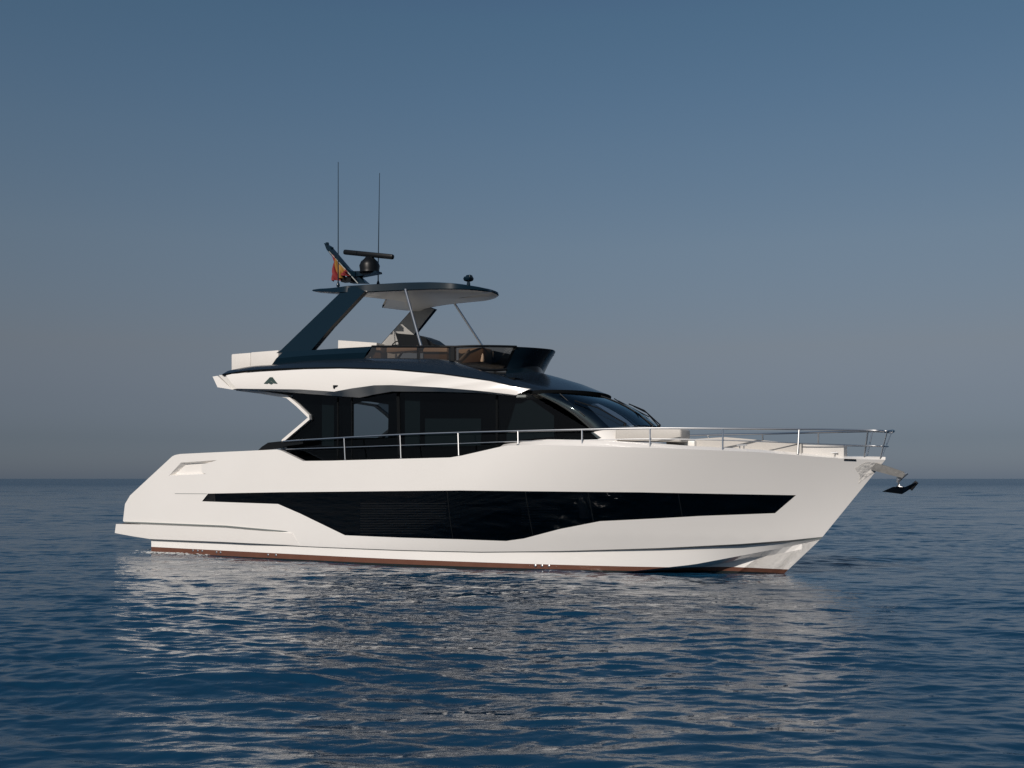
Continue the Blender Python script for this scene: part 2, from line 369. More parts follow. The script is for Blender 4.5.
# glass band set into the hull, with its rim
def inset_rim(loop, d0, d1):
    r = MB(); A = [Vector((x, -hb(x, z) + d0, z)) for x, z in loop]; B = [Vector((x, -hb(x, z) + d1, z)) for x, z in loop]
    r.loft([A + [A[0]], B + [B[0]]]); return r
inset_rim(loops[1], 0.0, .03).pair('window_rim', M['black'], hull, smooth=False)
for side in (-1, 1):
    fn = lambda x, z: -hb(x, z) + .022
    vv, ff, _ = patch(win, fn, edge=.3)
    if side > 0: vv = [(a, -b, c) for a, b, c in vv]; ff = [g[::-1] for g in ff]
    o = link('hull_window', vv, ff, M['dglass'], yacht, True); set_normals(o, fn)
    d = MB()
    for px in (448, 527, 590, 680):
        x, z = P(px, 505, ysb); zt = interp([(a, 0, b) for a, b in win[:5]], x); lo = sorted(win[5:] , key=lambda t: t[0]); zb = interp([(a, 0, b) for a, b in lo], x)
        for q in (zb + .02,):
            pts = [Vector((x + ww, side * (hb(x + ww, zz) - .0185), zz)) for zz in np.linspace(zb + .02, zt - .02, 6) for ww in (-.012, .012)]
            d = MB(); d.add(pts, [(2*i, 2*i+1, 2*i+3, 2*i+2) for i in range(5)]); d.build('window_seam', M['black'], o, smooth=False)
# blinds and dark cabins behind the hull glass
def blinds(px0, px1, py0, py1, n):
    b = MB()
    for i in range(n):
        py = py0 + (py1 - py0) * i / (n - 1)
        pts = []
        for px in np.linspace(px0, px1, 12):
            x, z = P(px, py, lambda x, z: -hb(x, z) + .14); pts.append((x, z))
        top_ = [Vector((x, -hb(x, z) + .14, z)) for x, z in pts]; bot = [Vector((x, -hb(x, z) + .165, z - .022)) for x, z in pts]
        b.loft([bot, top_])
    return b.build('blind', M['blind'], hull, smooth=False)
blinds(360, 446, 503, 533, 13); blinds(521, 558, 506, 522, 7)
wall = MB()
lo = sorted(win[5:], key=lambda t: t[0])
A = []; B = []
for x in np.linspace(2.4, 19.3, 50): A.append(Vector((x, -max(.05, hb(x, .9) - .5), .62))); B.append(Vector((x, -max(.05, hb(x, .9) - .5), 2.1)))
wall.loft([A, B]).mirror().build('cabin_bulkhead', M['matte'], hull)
# curtain shape and furniture glimpses just inside the forward cabin
cu = MB()
for px, py0, py1, wd in ((577, 496, 516, .16), (580, 503, 517, .10)):
    a = P(px, py0, ysb); b = P(px + 5, py1, ysb)
    cu.tube([(a[0], -hb(*a) + .2, a[1]), (b[0], -hb(*b) + .2, b[1])], [wd * .4, wd], 10)
cu.build('curtain', M['blind'], hull)
# intake pocket
IL = loops[2]
inner = []
for x, z in IL:
    c = P(196, 466.5, ysb); inner.append((c[0] + (x - c[0]) * .55 + .06, c[1] + (z - c[1]) * .22 - .03))
r = MB(); A = [Vector((x, -hb(x, z), z)) for x, z in IL]; B = [Vector((x, -hb(x, z) + .34, z)) for x, z in inner]
r.loft([A + [A[0]], B + [B[0]]])
vv, ff, _ = patch(inner, lambda x, z: -hb(x, z) + .34, dx=.1, dz=.05, edge=.1); r.add(vv, ff)
r.pair('air_intake', M['white'], hull, smooth=False)
x0, z0 = P(175, 493.6, ysb); x1, z1 = P(207, 493.8, ysb)
sm = MB(); sm.tube([(x0, -hb(x0, z0), z0), ((x0+x1)/2, -hb((x0+x1)/2, z0), (z0+z1)/2), (x1, -hb(x1, z1), z1)], .008, 6).pair('hull_seam', M['groove'], hull)

# bottom: chine step, strake, keel
def chz(x): return interp([(a, 0, b) for a, b in chine], x)
SX = list(np.linspace(0, 1, 70)); CHN = [Vector((x, -hb(x, z), z)) for x, z in densify(chine, .25, False)]
rowA = resample(CHN, 90)
strk_end = float(xs_(.88))
def strake_z(x): return np.interp(x, [0, 12, 15.5, 17.3, 18.6, 19.6, strk_end], [-.28, -.22, -.02, .22, .50, .72, .88])
rowA2, rowB, rowB2, rowK = [], [], [], []
for i, a in enumerate(rowA):
    s = i / 89
    endA, endB = rowA[-1].x, strk_end
    fw = np.clip((a.x - 13) / 6, 0, 1)
    dA = .05 + .10 * fw * (1 - np.clip((a.x - 18.5) / 1.8, 0, 1)) ; dA *= min(1, (-a.y) / .3)
    rowA2.append(Vector((a.x - .05 * fw, a.y + dA, a.z - .02 - .035 * fw)))
    xb = rowA[0].x + (endB - rowA[0].x) * (a.x - rowA[0].x) / (endA - rowA[0].x); zb = float(strake_z(xb))
    hw = max(.0, hb(xb, max(zb, .42)) - .05 - .12 * fw) * (1 if i < 89 else 0)
    rowB.append(Vector((xb, -hw, zb)))
    dB = min(hw, .06 + .30 * fw)
    rowB2.append(Vector((min(xb, float(xs_(zb - .03 - .10 * fw))), -hw + dB, zb - .03 - .10 * fw)))
    xk = rowA[0].x + (18.6 - rowA[0].x) * (a.x - rowA[0].x) / (endA - rowA[0].x)
    rowK.append(Vector((min(xk, 18.6), 0, -.75)))
# the strake meets the stem; below it the sides run down to the stem foot
rowS = []
for i, (b2, k) in enumerate(zip(rowB2, rowK)):
    s = i / 89; xk = rowA[0].x + (19.37 - rowA[0].x) * s ** 1.0
    zz = -.25; hw = max(0, hb(xk, .42) - .25 - .1 * s) * (1 - np.clip((xk - 6) / 11.5, 0, 1) ** 1.2)
    rowS.append(Vector((min(xk, float(xs_(zz))), -hw if i < 89 else 0, zz)))
b1 = MB(); b1.loft([rowA2, rowA]); b1.pair('chine', M['groove'], hull, smooth=False)
b2_ = MB(); b2_.loft([rowB, rowA2]); b2_.pair('lower_topside', M['hull'], hull)
b3 = MB(); b3.loft([rowB2, rowB]); b3.pair('spray_rail', M['hull'], hull, smooth=False)
b4 = MB(); b4.loft([rowK, rowS, rowB2]); b4.mirror().build('bottom', M['hull'], hull)
# flat transom under the bathing platform and the raked stern above it
tr = MB()
ed = [rowA[0], rowA2[0], rowB[0], rowB2[0], rowS[0], rowK[0]]
tr.loft([[Vector((p.x, -p.y, p.z)) for p in ed], ed])
eu = [Vector((x, -hb(x, z), z)) for x, z in (chine[0], aft[2], aft[1], aft[0], P(152, 475, ysb))]
tr.loft([[Vector((p.x, -p.y, p.z)) for p in eu], eu])
tr.build('transom', M['white'], hull)
# bulwark: cap, inner face, decks
tops = densify(top, .3, False)
TH_ = .14
outer = [Vector((x, -hb(x, z), z)) for x, z in tops if x < 13.1]
innr = [Vector((p.x, min(-.02, p.y + TH_), p.z)) for p in outer]; low = [Vector((p.x, p.y, 2.25)) for p in innr]
aftw = [P(152, 475, ysb)]; a0 = Vector((aftw[0][0], -hb(*aftw[0]), aftw[0][1])); 
bw = MB(); bw.loft([low, innr, outer]);
bw.loft([[Vector((a0.x, a0.y + TH_, a0.z)), innr[0]], [a0, outer[0]]])
bw.add([Vector((a0.x, a0.y + TH_, a0.z)), innr[0], low[0], Vector((a0.x + .2, a0.y + TH_, 2.25))], [(0, 1, 2, 3)])
bw.pair('bulwark', M['white'], hull)
dk = MB(); dk.loft([[Vector((p.x, p.y, 2.26)) for p in low], [Vector((p.x, -p.y, 2.26)) for p in low]]); dk.build('main_deck', M['teak'])
# gunwale forward and foredeck
K1 = [Vector((x, -hb(x, z), z)) for x, z in tops if x > 12.6]
GIN = [P(a, b, -2.1) for a, b in [(497, 447), (530, 441.8), (552, 439.8), (600, 440.3)]] + [P(a, b, -1.8) for a, b in [(650, 443)]] + [P(690, 446, -1.6), P(756, 449.3, -1.25), P(810, 453.5, -.8), P(836, 456.5, -.45), (21.3, 2.86), (21.9, 2.82)]
gz = lambda x: interp([(a, 0, b) for a, b in GIN], x)
K2 = [Vector((p.x, min(-.0, p.y + .20 * min(1, -p.y / .4)), max(p.z + .005, gz(p.x)))) for p in K1]
K3 = [Vector((p.x, min(0, p.y + .05), p.z - .0)) for p in K2]
gw = MB(); gw.loft([K2, K1]); gw.mirror().build('gunwale', M['white'])
fd = MB(); mid = [Vector((p.x, p.y * .5, p.z + .015)) for p in K2]; cen = [Vector((p.x, 0, p.z + .02)) for p in K2]
fd.loft([cen, mid, K2]); fd.mirror()
fd.add([(K2[0].x, K2[0].y, K2[0].z), (K2[0].x, -K2[0].y, K2[0].z), (K2[0].x, 2.5, 2.2), (K2[0].x, -2.5, 2.2)], [(0, 1, 2, 3)])
fd.build('foredeck', M['white'])
# stern quarter: raised band running aft into the bathing platform
quarter_fn = lambda x, z: -hb(x, z) - .075 * float(np.clip((6.2 - x) / 2.0, 0, 1)) - .0035
qp = [P(a, b, quarter_fn) for a, b in [(116, 524), (147, 524.6), (225, 527.8), (292, 533.3), (300, 545.5), (225, 542), (150, 539), (131, 536), (114.8, 533)]]
vv, ff, ll = patch(qp, quarter_fn, dx=.3, dz=.1); q = MB(); q.add(vv, ff)
A = [Vector((x, quarter_fn(x, z), z)) for x, z in ll[0]]; B = [Vector((p.x, p.y + .12, p.z)) for p in A]
q.loft([A + [A[0]], B + [B[0]]]); q.pair('quarter_rail', M['white'], hull, smooth=False)
gr = [P(a, b, quarter_fn) for a, b in [(124, 522.6), (147, 523.4), (225, 526.6), (292, 532.6)]]
g = MB(); g.tube([Vector((x, quarter_fn(x, z) + .03, z + .012)) for x, z in densify(gr, .4, False)], [.022] * (len(densify(gr, .4, False)) - 1) + [.008], 6).pair('quarter_groove', M['groove'], hull)
pz = qp[0][1]; pf = MB(); pf.box((-.35, 0, pz - .15), (1.75, 4.7, .26), bev=.04); 
plat = pf.build('swim_platform', M['white'])
tk = MB(); tk.box((-.32, 0, pz + .0), (1.72, 4.8, .05)).build('platform_planking', M['teak'], plat)
# light thrown up off the water, painted as a pale sheet by the stem
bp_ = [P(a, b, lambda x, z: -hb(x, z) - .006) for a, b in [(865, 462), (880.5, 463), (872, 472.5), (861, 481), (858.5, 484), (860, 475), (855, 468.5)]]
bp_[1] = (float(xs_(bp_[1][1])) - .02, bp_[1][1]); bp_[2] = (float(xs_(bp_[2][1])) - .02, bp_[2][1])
vv, ff, _ = patch(bp_, lambda x, z: -hb(x, z) - .006, dx=.1, dz=.08, edge=.08); o = MB(); o.add(vv, ff); o.pair('stem_caustic', M['caustic'], hull)
# underwater outlets on the boot stripe
for px, py in [(192, 550.5), (197, 550.8), (201.5, 551), (216, 552.3), (220, 552.6), (268, 554.8), (276, 555.2), (519, 567), (525, 567.3), (531, 567.6), (537, 567.9), (543, 568.2)]:
    x, z = P(px, py, -2.37); z = max(z, .09)
    yy = None
    ia = min(range(90), key=lambda i: abs(rowB[i].x - x)); t = (z - rowB[ia].z) / (rowA2[ia].z - rowB[ia].z); yy = rowB[ia].y + (rowA2[ia].y - rowB[ia].y) * t
    MB().lathe((x, yy - .004, z), [(.034, -.01), (.034, .008), (.02, .014)], 10, (0, -1, 0)).build('outlet', M['steel'], hull)

# ------------------------------------------------------------------ deckhouse
def hy(x, z=0): return -(2.10 - .40 * np.clip((x - 11.5) / 3.9, 0, 1) ** 1.5)
SG = [(289.5, 397), (300, 388), (360, 391), (400, 386), (480, 388), (515, 391), (527.5, 392.5), (592, 431), (605, 440.5), (560, 443), (500, 452), (450, 462), (400, 472), (303, 475), (286, 474), (286, 440), (310.5, 417.5)]
sg = [P(a, b, hy) for a, b in SG]
def house_side(side):
    vv, ff, _ = patch(sg, hy, dx=.5, dz=.3, edge=.4)
    if side > 0: vv = [(a, -b, c) for a, b, c in vv]; ff = [g[::-1] for g in ff]
    return link('saloon_window', vv, ff, M['glass'], yacht, True)
gs = house_side(-1); gp = house_side(1)
# slim dark posts between the panes
for px0, px1, ww in ((338, 338, .05), (398, 400, .10), (497, 497, .06), (352, 352, .03)):
    for s, par in ((-1, gs), (1, gp)):
        a = P(px0, 388, hy); b = P(px1, 470 if px0 < 450 else 452, hy); m = MB()
        m.add([(a[0] - ww/2, s * -hy(a[0]) - s * -.012, a[1]), (a[0] + ww/2, s * -hy(a[0]) + s * .012, a[1]), (b[0] + ww/2, s * -hy(b[0]) + s * .012, b[1]), (b[0] - ww/2, s * -hy(b[0]) + s * .012, b[1])], [(0, 1, 2, 3)])
        m.build('window_post', M['matte'], par, smooth=False)
# white angular frame round the aft opening
fr = [P(a, b, -2.12) for a, b in [(238, 389.5), (262, 392.5), (288.5, 396.8), (299, 405.5), (310, 416.2), (310.6, 418.6), (299, 428.5), (284.5, 440.8), (283.6, 443), (283.6, 462)]]
def ribbon(path, wd, y0, y1):
    m = MB(); L = []; R = []
    for i, p in enumerate(path):
        a = Vector(path[max(i-1, 0)]); b = Vector(path[min(i+1, len(path)-1)]); d = (b - a).normalized(); n = Vector((-d.y, d.x)) * wd / 2
        L.append((p[0] + n.x, p[1] + n.y)); R.append((p[0] - n.x, p[1] - n.y))
    V = lambda q, y: [Vector((a, y, b)) for a, b in q]
    m.loft([V(R, y0), V(L, y0), V(L, y1), V(R, y1), V(R, y0)]); return m
ribbon(fr, .085, -2.20, -2.04).pair('opening_frame', M['white'], smooth=False)
# dark curtains along the port side with one clear gap, dark ceiling and sole
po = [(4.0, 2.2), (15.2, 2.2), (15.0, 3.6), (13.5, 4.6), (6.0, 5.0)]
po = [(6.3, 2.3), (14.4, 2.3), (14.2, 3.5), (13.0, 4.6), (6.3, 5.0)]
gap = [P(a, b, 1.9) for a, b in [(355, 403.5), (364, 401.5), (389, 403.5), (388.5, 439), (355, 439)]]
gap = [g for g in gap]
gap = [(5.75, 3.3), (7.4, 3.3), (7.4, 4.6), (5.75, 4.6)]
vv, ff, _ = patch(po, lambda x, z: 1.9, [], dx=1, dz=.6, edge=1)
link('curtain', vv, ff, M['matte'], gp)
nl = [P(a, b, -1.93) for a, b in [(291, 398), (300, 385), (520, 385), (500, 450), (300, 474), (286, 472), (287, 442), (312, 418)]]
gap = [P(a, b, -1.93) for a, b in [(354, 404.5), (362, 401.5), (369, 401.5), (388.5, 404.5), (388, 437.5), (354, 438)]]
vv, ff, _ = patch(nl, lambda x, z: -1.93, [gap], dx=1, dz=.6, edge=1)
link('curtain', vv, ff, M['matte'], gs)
M['screen'] = prin('interior_screen', (.022, .042, .048), .6)
for nm, q in (('galley_screen', [(425, 418.5), (481, 418.5), (481, 446), (425, 446)]), ('side_panel', [(506, 400), (532, 400), (556, 416), (556, 437), (506, 441)]), ('side_panel', [(405, 392), (420, 390), (420, 446), (405, 447)]), ('side_panel', [(322, 396), (334, 396), (334, 446), (322, 446)])):
    yq = -1.945; MB().prism([P(a, b, lambda x, z: hy(x) + .13 if x > 12 else yq) for a, b in q], yq if q[0][0] < 500 else -1.88, (yq if q[0][0] < 500 else -1.88) + .008).build(nm, M['screen'], gs, smooth=False)
it = MB(); it.box((9.5, 0, 2.3), (9.5, 4.0, .06)); it.box((9.3, 0, 4.93), (7.2, 3.9, .05))
it.build('cabin_sole', M['matte'], gs, smooth=False)
ds = MB(); ds.box((14.5, 0, 3.2), (1.0, 2.9, .5), bev=.1); ds.build('dashboard', M['matte'], gs)
for yy in (-.9, -.1):
    hs = MB(); hs.box((13.0, yy, 3.35), (.16, .55, .85), ry=-.15, bev=.07); hs.box((13.25, yy, 3.0), (.5, .5, .16), bev=.06); hs.tube([(13.2, yy, 2.3), (13.2, yy, 3.0)], .06)
    hs.box((12.95, yy, 3.86), (.12, .3, .2), ry=-.15, bev=.05); hs.build('helm_seat', M['black'], gs)

# windscreen: curved round the front of the house
def arc(c, corner, n=28, e=2.0):
    """plan curve from the starboard corner over the centreline to the port corner"""
    out = []
    for i in range(n + 1):
        a = math.pi * (i / n) - math.pi / 2
        y = corner[1] * -math.copysign(abs(math.sin(a)) ** (2 / e), math.sin(a)) * -1 * -1
        k = abs(math.cos(a)) ** (2 / e)
        out.append(Vector((corner[0] + (c[0] - corner[0]) * k, -abs(corner[1]) * math.copysign(abs(math.sin(a)) ** (2 / e), -math.sin(a)) * 1.0, corner[2] + (c[1] - corner[2]) * k)))
    return out
wsb = arc((15.92, 3.72), (15.02, -1.72, 3.54)); wst = arc((14.36, 4.58), (13.38, -1.90, 4.58))
rows = [[a.lerp(b, t) + Vector((.10 * math.sin(math.pi * t), 0, .06 * math.sin(math.pi * t))) for a, b in zip(wsb, wst)] for t in np.linspace(0, 1, 9)]
ws = MB(); ws.loft(rows[::-1]); wsc = ws.build('windscreen', M['wglass'], sharp=180)
# pillars and lower trim
for s in (-1, 1):
    j = 0 if rows[0][0].y * s > 0 else -1
    MB().tube([r[j] + Vector((0, s * .01, 0)) for r in rows], .02, 6).build('pillar', M['rub'], wsc)
for fr_ in (.5,):
    j = int(28 * fr_); MB().tube([r[j] + Vector((.005, 0, .005)) for r in rows], .022, 6).build('mullion', M['black'], wsc)
# cabin trunk below the windscreen
tb = arc((16.6, 3.02), (15.55, -1.84, 3.02), e=2.4); tm = arc((15.98, 3.3), (15.40, -1.78, 3.14))
tki = arc((15.85, 3.70), (14.95, -1.70, 3.50))
tt = MB(); tt.loft([tki, tm, tb]); tt.build('cabin_trunk', M['white'])

# ------------------------------------------------------------------ roof and flybridge
def brow(): return arc((14.46, 4.64), (13.40, -1.96, 4.60), n=28, e=1.9)
FT = [(222, 374.3), (228, 373.2), (248, 370.3), (275, 368.6), (305, 367.6), (340, 367.2), (390, 368.8), (440, 373.2), (490, 380), (515, 385.6)]
ft = [P3(a, b, -2.50) for a, b in FT[:8]] + [P3(490, 380.5, -2.35), P3(515, 386.2, -2.15)]
CB = [(240, 369.4), (250, 367.2), (262, 365.8), (275, 365.2), (305, 361.2), (340, 359.6), (365, 358.6), (420, 359.2), (455, 361.3), (480, 366.5), (500, 371)]
cb = [P3(a, b, -2.12) for a, b in CB[:8]] + [P3(440, 360, -2.12), P3(455, 361.8, -2.05)]
n = 60
e_side = resample(smooth_curve(ft, 60), 40); i_side = resample(smooth_curve(cb, 60), 40)
br = brow(); half = br[:15] if br[0].y < 0 else br[::-1][:15]
e_row = e_side + half
fb = [p + Vector((0, 0, -.22 * math.sin(math.pi * min(1, max(0, (p.x - cb[-1].x) / (12.5 - cb[-1].x)))))) for p in arc((12.5, 5.30), (cb[-1].x, -2.05, cb[-1].z), n=28, e=1.5)]; fhalf = fb[:15] if fb[0].y < 0 else fb[::-1][:15]
i_row = i_side + fhalf
m1 = [a.lerp(b, .33) + Vector((0, 0, .055)) + (Vector((0, 0, .0)) if k >= 40 else Vector((0, 0, 0))) for k, (a, b) in enumerate(zip(e_row, i_row))]
m2 = [a.lerp(b, .66) + Vector((0, 0, .05)) + (Vector((0, 0, -.01)) if k >= 40 else Vector((0, 0, 0))) for k, (a, b) in enumerate(zip(e_row, i_row))]
e_low = [p + Vector((-.02 if k >= 40 else 0, .03 if k < 40 else 0, -.05 if k < 40 else -.09)) for k, p in enumerate(e_row)]
rf = MB(); rf.loft([e_row, m1, m2, i_row]); rf.mirror()
roof = rf.build('roof', M['roof'], sharp=60)
rr_ = MB(); rr_.loft([e_low, e_row]); rr_.mirror().build('roof_rim', M['matte'], roof)
ru = MB(); lo_ = [p + Vector((0, .012, .004)) for p in e_low[30:]]; ru.loft([lo_, [Vector((p.x, -p.y, p.z)) for p in lo_]]); ru.build('roof_underside', M['matte'], roof)
bl = MB(); bl.loft([[p + Vector((-.35, .0, -.02)) for p in e_low[43:]], [p + Vector((.012, -.006, -.035)) for p in e_low[43:]], [p + Vector((.014, -.008, -.012)) for p in e_row[43:]]]); bl.mirror().build('visor', M['matte'], roof)
# raised centre panel on the brow
# fascia: white outer face, grey soffit
fa_top = [(226, 375.4), (232, 374), (260, 371.8), (305, 369.3), (340, 368.7), (390, 370), (440, 374.3), (490, 381.2), (515, 387), (530, 389)]
fa_bot = [(237, 388.6), (250, 388.8), (300, 389.4), (334, 391.6), (352, 388.3), (374, 385.3), (392, 385), (440, 387.4), (480, 390.8), (516, 395)]
so_bot = [(238, 389.6), (262, 390.6), (290, 392.4), (330, 395.6), (360, 397.6), (374, 394.5), (392, 391.4), (440, 391.8), (480, 393), (515.5, 396)]
def fy(px): return -2.55 + .45 * max(0, (px - 440) / 90) ** 1.5
ft3 = [P3(a, b, fy(a)) for a, b in fa_top]; fb3 = [P3(a, b, fy(a) - .015) for a, b in fa_bot]; sb3 = []
for (a, b), (a2, b2) in zip(so_bot, fa_bot):
    sb3.append(P3(a, b, fy(a) + .03 + .031 * max(0, b - b2)))
def R(l, n=60): return resample(l, n)
# keep the breakpoints aligned: cut every row at the same fractions
def rows_at(ref, others):
    pass
fas = MB(); 
def sub(l, k=6):
    out = []
    for a, b in zip(l, l[1:]): out += [a.lerp(b, q / k) for q in range(k)]
    return out + [l[-1]]
midf = [a.lerp(b, .55) + Vector((0, -.03, 0)) for a, b in zip(ft3, fb3)]
lip = [p + Vector((0, .10, .01)) for p in ft3]
fas.loft([sub(fb3), sub(midf), sub(ft3), sub(lip)]); fas.mirror(); fly = fas.build('flybridge_side', M['white'])
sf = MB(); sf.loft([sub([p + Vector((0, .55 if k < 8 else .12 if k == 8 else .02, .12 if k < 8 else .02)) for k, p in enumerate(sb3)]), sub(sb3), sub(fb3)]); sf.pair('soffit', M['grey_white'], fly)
# aft tip of the overhang: white end wedge and grey recess band across it
tp = [P(a, b, -2.42) for a, b in [(212.6, 376.6), (222, 374.6), (229, 376), (238, 388.8), (232, 390), (217.5, 387.2)]]
tg = MB(); tg.prism([P(a, b, -2.42) for a, b in [(219, 375), (228, 375.2), (238.5, 388.5), (233, 389.4)]], -2.43, -2.2)
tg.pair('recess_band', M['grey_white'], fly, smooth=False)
tw = MB(); tw.prism([P(a, b, -2.46) for a, b in [(212.6, 376.6), (217.4, 375.8), (232.5, 389.6), (217.5, 387.2)]], -2.46, 2.46)
tw.build('overhang_tip', M['white'], fly, smooth=False)
# flybridge deck slab
sx0 = P(219, 380, -2.2)[0]
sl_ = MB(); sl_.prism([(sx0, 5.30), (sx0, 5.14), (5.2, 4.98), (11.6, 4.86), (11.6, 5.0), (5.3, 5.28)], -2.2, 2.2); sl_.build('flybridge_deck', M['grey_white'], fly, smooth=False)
# emblem on the side
def decal(polys, y, mat, name, parent, th=.012):
    m = MB()
    for poly in polys: m.prism([P(a, b, y) for a, b in poly], y - th, y + .02)
    return m.build(name, mat, parent, smooth=False)
decal([[(264, 383.6), (270.2, 377.2), (272.4, 377.2), (277.6, 383.6), (274.2, 383.4), (271.2, 381.0), (267.6, 383.8)], [(268.6, 383.2), (271.2, 381.3), (273.6, 383.2), (271.2, 384.4)]], -2.585, M['logo'], 'emblem', fly)
decal([[(333.2, 385.2), (337.8, 385.2), (337, 386.6), (335.2, 387), (334.4, 388.6), (333.4, 388.4)]], -2.585, M['black'], 'side_light', fly)

# coaming (solid aft part) and the smoked windbreak forward of it
def at_top(px, y): return float(np.interp(px, [276, 283, 311, 340, 372, 400, 455, 495], [352.6, 352, 350.2, 348.2, 346.4, 346.6, 346.6, 347.2]))
cpx = [275, 283, 300, 311, 325, 340, 355, 366]
cbot = [P3(a, float(np.interp(a, [x for x, _ in CB], [y_ for _, y_ in CB])), -2.10) for a in [271.5, 283, 300, 311, 325, 340, 355, 364]]
ctop = [P3(a, at_top(a, 0), -2.10) for a in [283, 288, 300, 311, 325, 340, 355, 372]]
co = MB(); mid_ = [a.lerp(b, .5) + Vector((0, -.05, 0)) for a, b in zip(cbot, ctop)]
inn = [p + Vector((0, .22, 0)) for p in ctop]; inb = [p + Vector((0, .22, 0)) for p in cbot]
co.loft([cbot, mid_, ctop, inn, inb]); co.add([cbot[0], mid_[0], ctop[0], inn[0], inb[0]], [(0, 1, 2, 3, 4)]); co.mirror()
coam = co.build('coaming', M['navy'], sharp=20)
# black crease line under the arch foot
wt = [P3(a, at_top(a, 0), -2.10) for a in (372, 400, 430, 440)] + [P3(455, 346.8, -2.02)]
wb = [P3(a, b, -2.10) for a, b in ((364, 358.8), (400, 359), (430, 359.4), (440, 360))] + [P3(455, 361.5, -2.02)]
dipf = lambda row, c, x0, h: [p + Vector((0, 0, -h * math.sin(math.pi * min(1, max(0, (p.x - x0) / (c - x0)))))) for p in row]
ta = arc((13.0, 5.88), (wt[-1].x, -2.02, wt[-1].z), n=28, e=1.5); ta = ta if ta[0].y < 0 else ta[::-1]
ba = dipf(arc((12.55, 5.44), (wb[-1].x, -2.02, wb[-1].z), n=28, e=1.5), 12.55, wb[-1].x, .20); ba = ba if ba[0].y < 0 else ba[::-1]
def mirrorrow(r): return [Vector((p.x, -p.y, p.z)) for p in r][::-1]
WT = sub(wt, 5)[:-1] + ta + mirrorrow(sub(wt, 5)[:-1]); WB = sub(wb, 5)[:-1] + ba + mirrorrow(sub(wb, 5)[:-1])
ns = len(sub(wt, 5)) - 1; nside = ns + 5
g = MB(); g.loft([WB[:ns+9], WT[:ns+9]]); wbk = g.pair('windbreak', M['brown_glass'], coam)
g = MB(); fr_i = slice(ns + 8, len(WT) - ns - 8)
g.loft([[p + Vector((.0, 0, -.22)) for p in WB[fr_i]], WB[fr_i], [a.lerp(b, .5) + Vector((.0, 0, 0)) for a, b in zip(WB[fr_i], WT[fr_i])], WT[fr_i], [p + Vector((-.10, 0, -.02)) for p in WT[fr_i]], [p + Vector((-.10, 0, .0)) for p in WB[fr_i]]])
g.build('windbreak_front', M['navy'], coam)
MB().tube([p + Vector((0, .01, -.01)) for p in WB[:ns+9]], .035, 8).pair('base_trim', M['black'], coam)
MB().tube([p + Vector((0, 0, 0)) for p in WT[:ns+9]], .032, 8).pair('top_rail', M['black'], coam)
g = MB()
for px in (419.5, 451): 
    i = min(range(ns+3), key=lambda i: abs(WT[i].x - P(px, 350, -2.1 if px < 460 else -1.9)[0]))
    MB().tube([WB[i] + Vector((0, .03, 0)), WT[i] + Vector((0, .03, 0))], .045 if px < 440 else .1 if px < 460 else .05, 6).pair('windbreak_post', M['black'], coam)

# seats on the flybridge
def sofa(name, boxes, mat):
    m = MB()
    for c, d, b in boxes: m.box(c, d, bev=b)
    return m.build(name, mat, fly)
x0 = P(231, 353, -1.95)[0]; x1 = P(250.3, 353, -1.95)[0]; x2 = P(275.5, 353, -1.95)[0]; zt = P(250, 352.6, -1.95)[1]
sofa('aft_sofa', [(((x0+x1)/2, -1.65, zt - .32), (x1-x0-.01, .6, .64), .035), (((x1+x2)/2 + .05, -1.65, zt - .32), (x2-x1+.1, .6, .66), .035), ((x0 + .25, 0, zt - .45), (.5, 3.0, .5), .05)], M['vinyl'])
x0, z0 = P(344, 341.3, 1.7); x1, z1 = P(381, 344, 1.7)
m = MB(); m.prism([(x0, z0), (x0 - .02, z0 - .7), (x1, z1 - .7), (x1 + .05, z1)], 1.4, 1.85); m.build('side_sofa', M['vinyl'], fly, smooth=False)
# tan seat backs seen through the smoked glass
def tanbox(px0, px1, py0, py1, y, d=.35, name='seat_back', mat='tan'):
    a = P(px0, py0, y); b = P(px1, py1, y); m = MB(); m.box(((a[0]+b[0])/2, y + d/2, (a[1]+b[1])/2), (b[0]-a[0], d, a[1]-b[1]), bev=.04); return m.build(name, M[mat], fly)
tanbox(370, 380.5, 345.8, 360, -1.9); tanbox(386, 418, 347.4, 350.6, -1.8); tanbox(422.5, 447, 347.4, 361, -1.85); tanbox(458, 483, 349, 362, -1.7, .5)
a = P(459, 361, -1.76); b = P(470, 350, -1.76)
MB().tube([(a[0], -1.78, a[1]), (b[0], -1.78, b[1])], .025, 6).build('seat_piping', M['vinyl'], fly)
tanbox(470, 494, 352, 363, -1.2, 1.9, 'helm_console', 'black')
# helm chair and steering wheel
h = P(420, 345, -.6)
m = MB(); pts = [P(a, b, -.6) for a, b in [(402, 334.2), (404.5, 334.8), (413, 335.6), (424, 336.4), (433, 339.6), (441, 345.6), (438, 352), (406, 352), (405, 343)]]
m.prism(pts, -.95, -.25); m.build('helm_chair', M['black'], fly, smooth=False)
c = P(396.5, 345, -.6); m = MB(); ring = [Vector((c[0] + .17 * math.cos(t) * .9, -.6 + .16 * math.sin(t) * .5, c[1] + .12 * math.sin(t))) for t in np.linspace(0, 2*math.pi, 21)]
m.tube(ring, .018, 6, cap=False); m.tube([ring[0], ring[10]], .014, 6); m.build('steering_wheel', M['black'], fly)

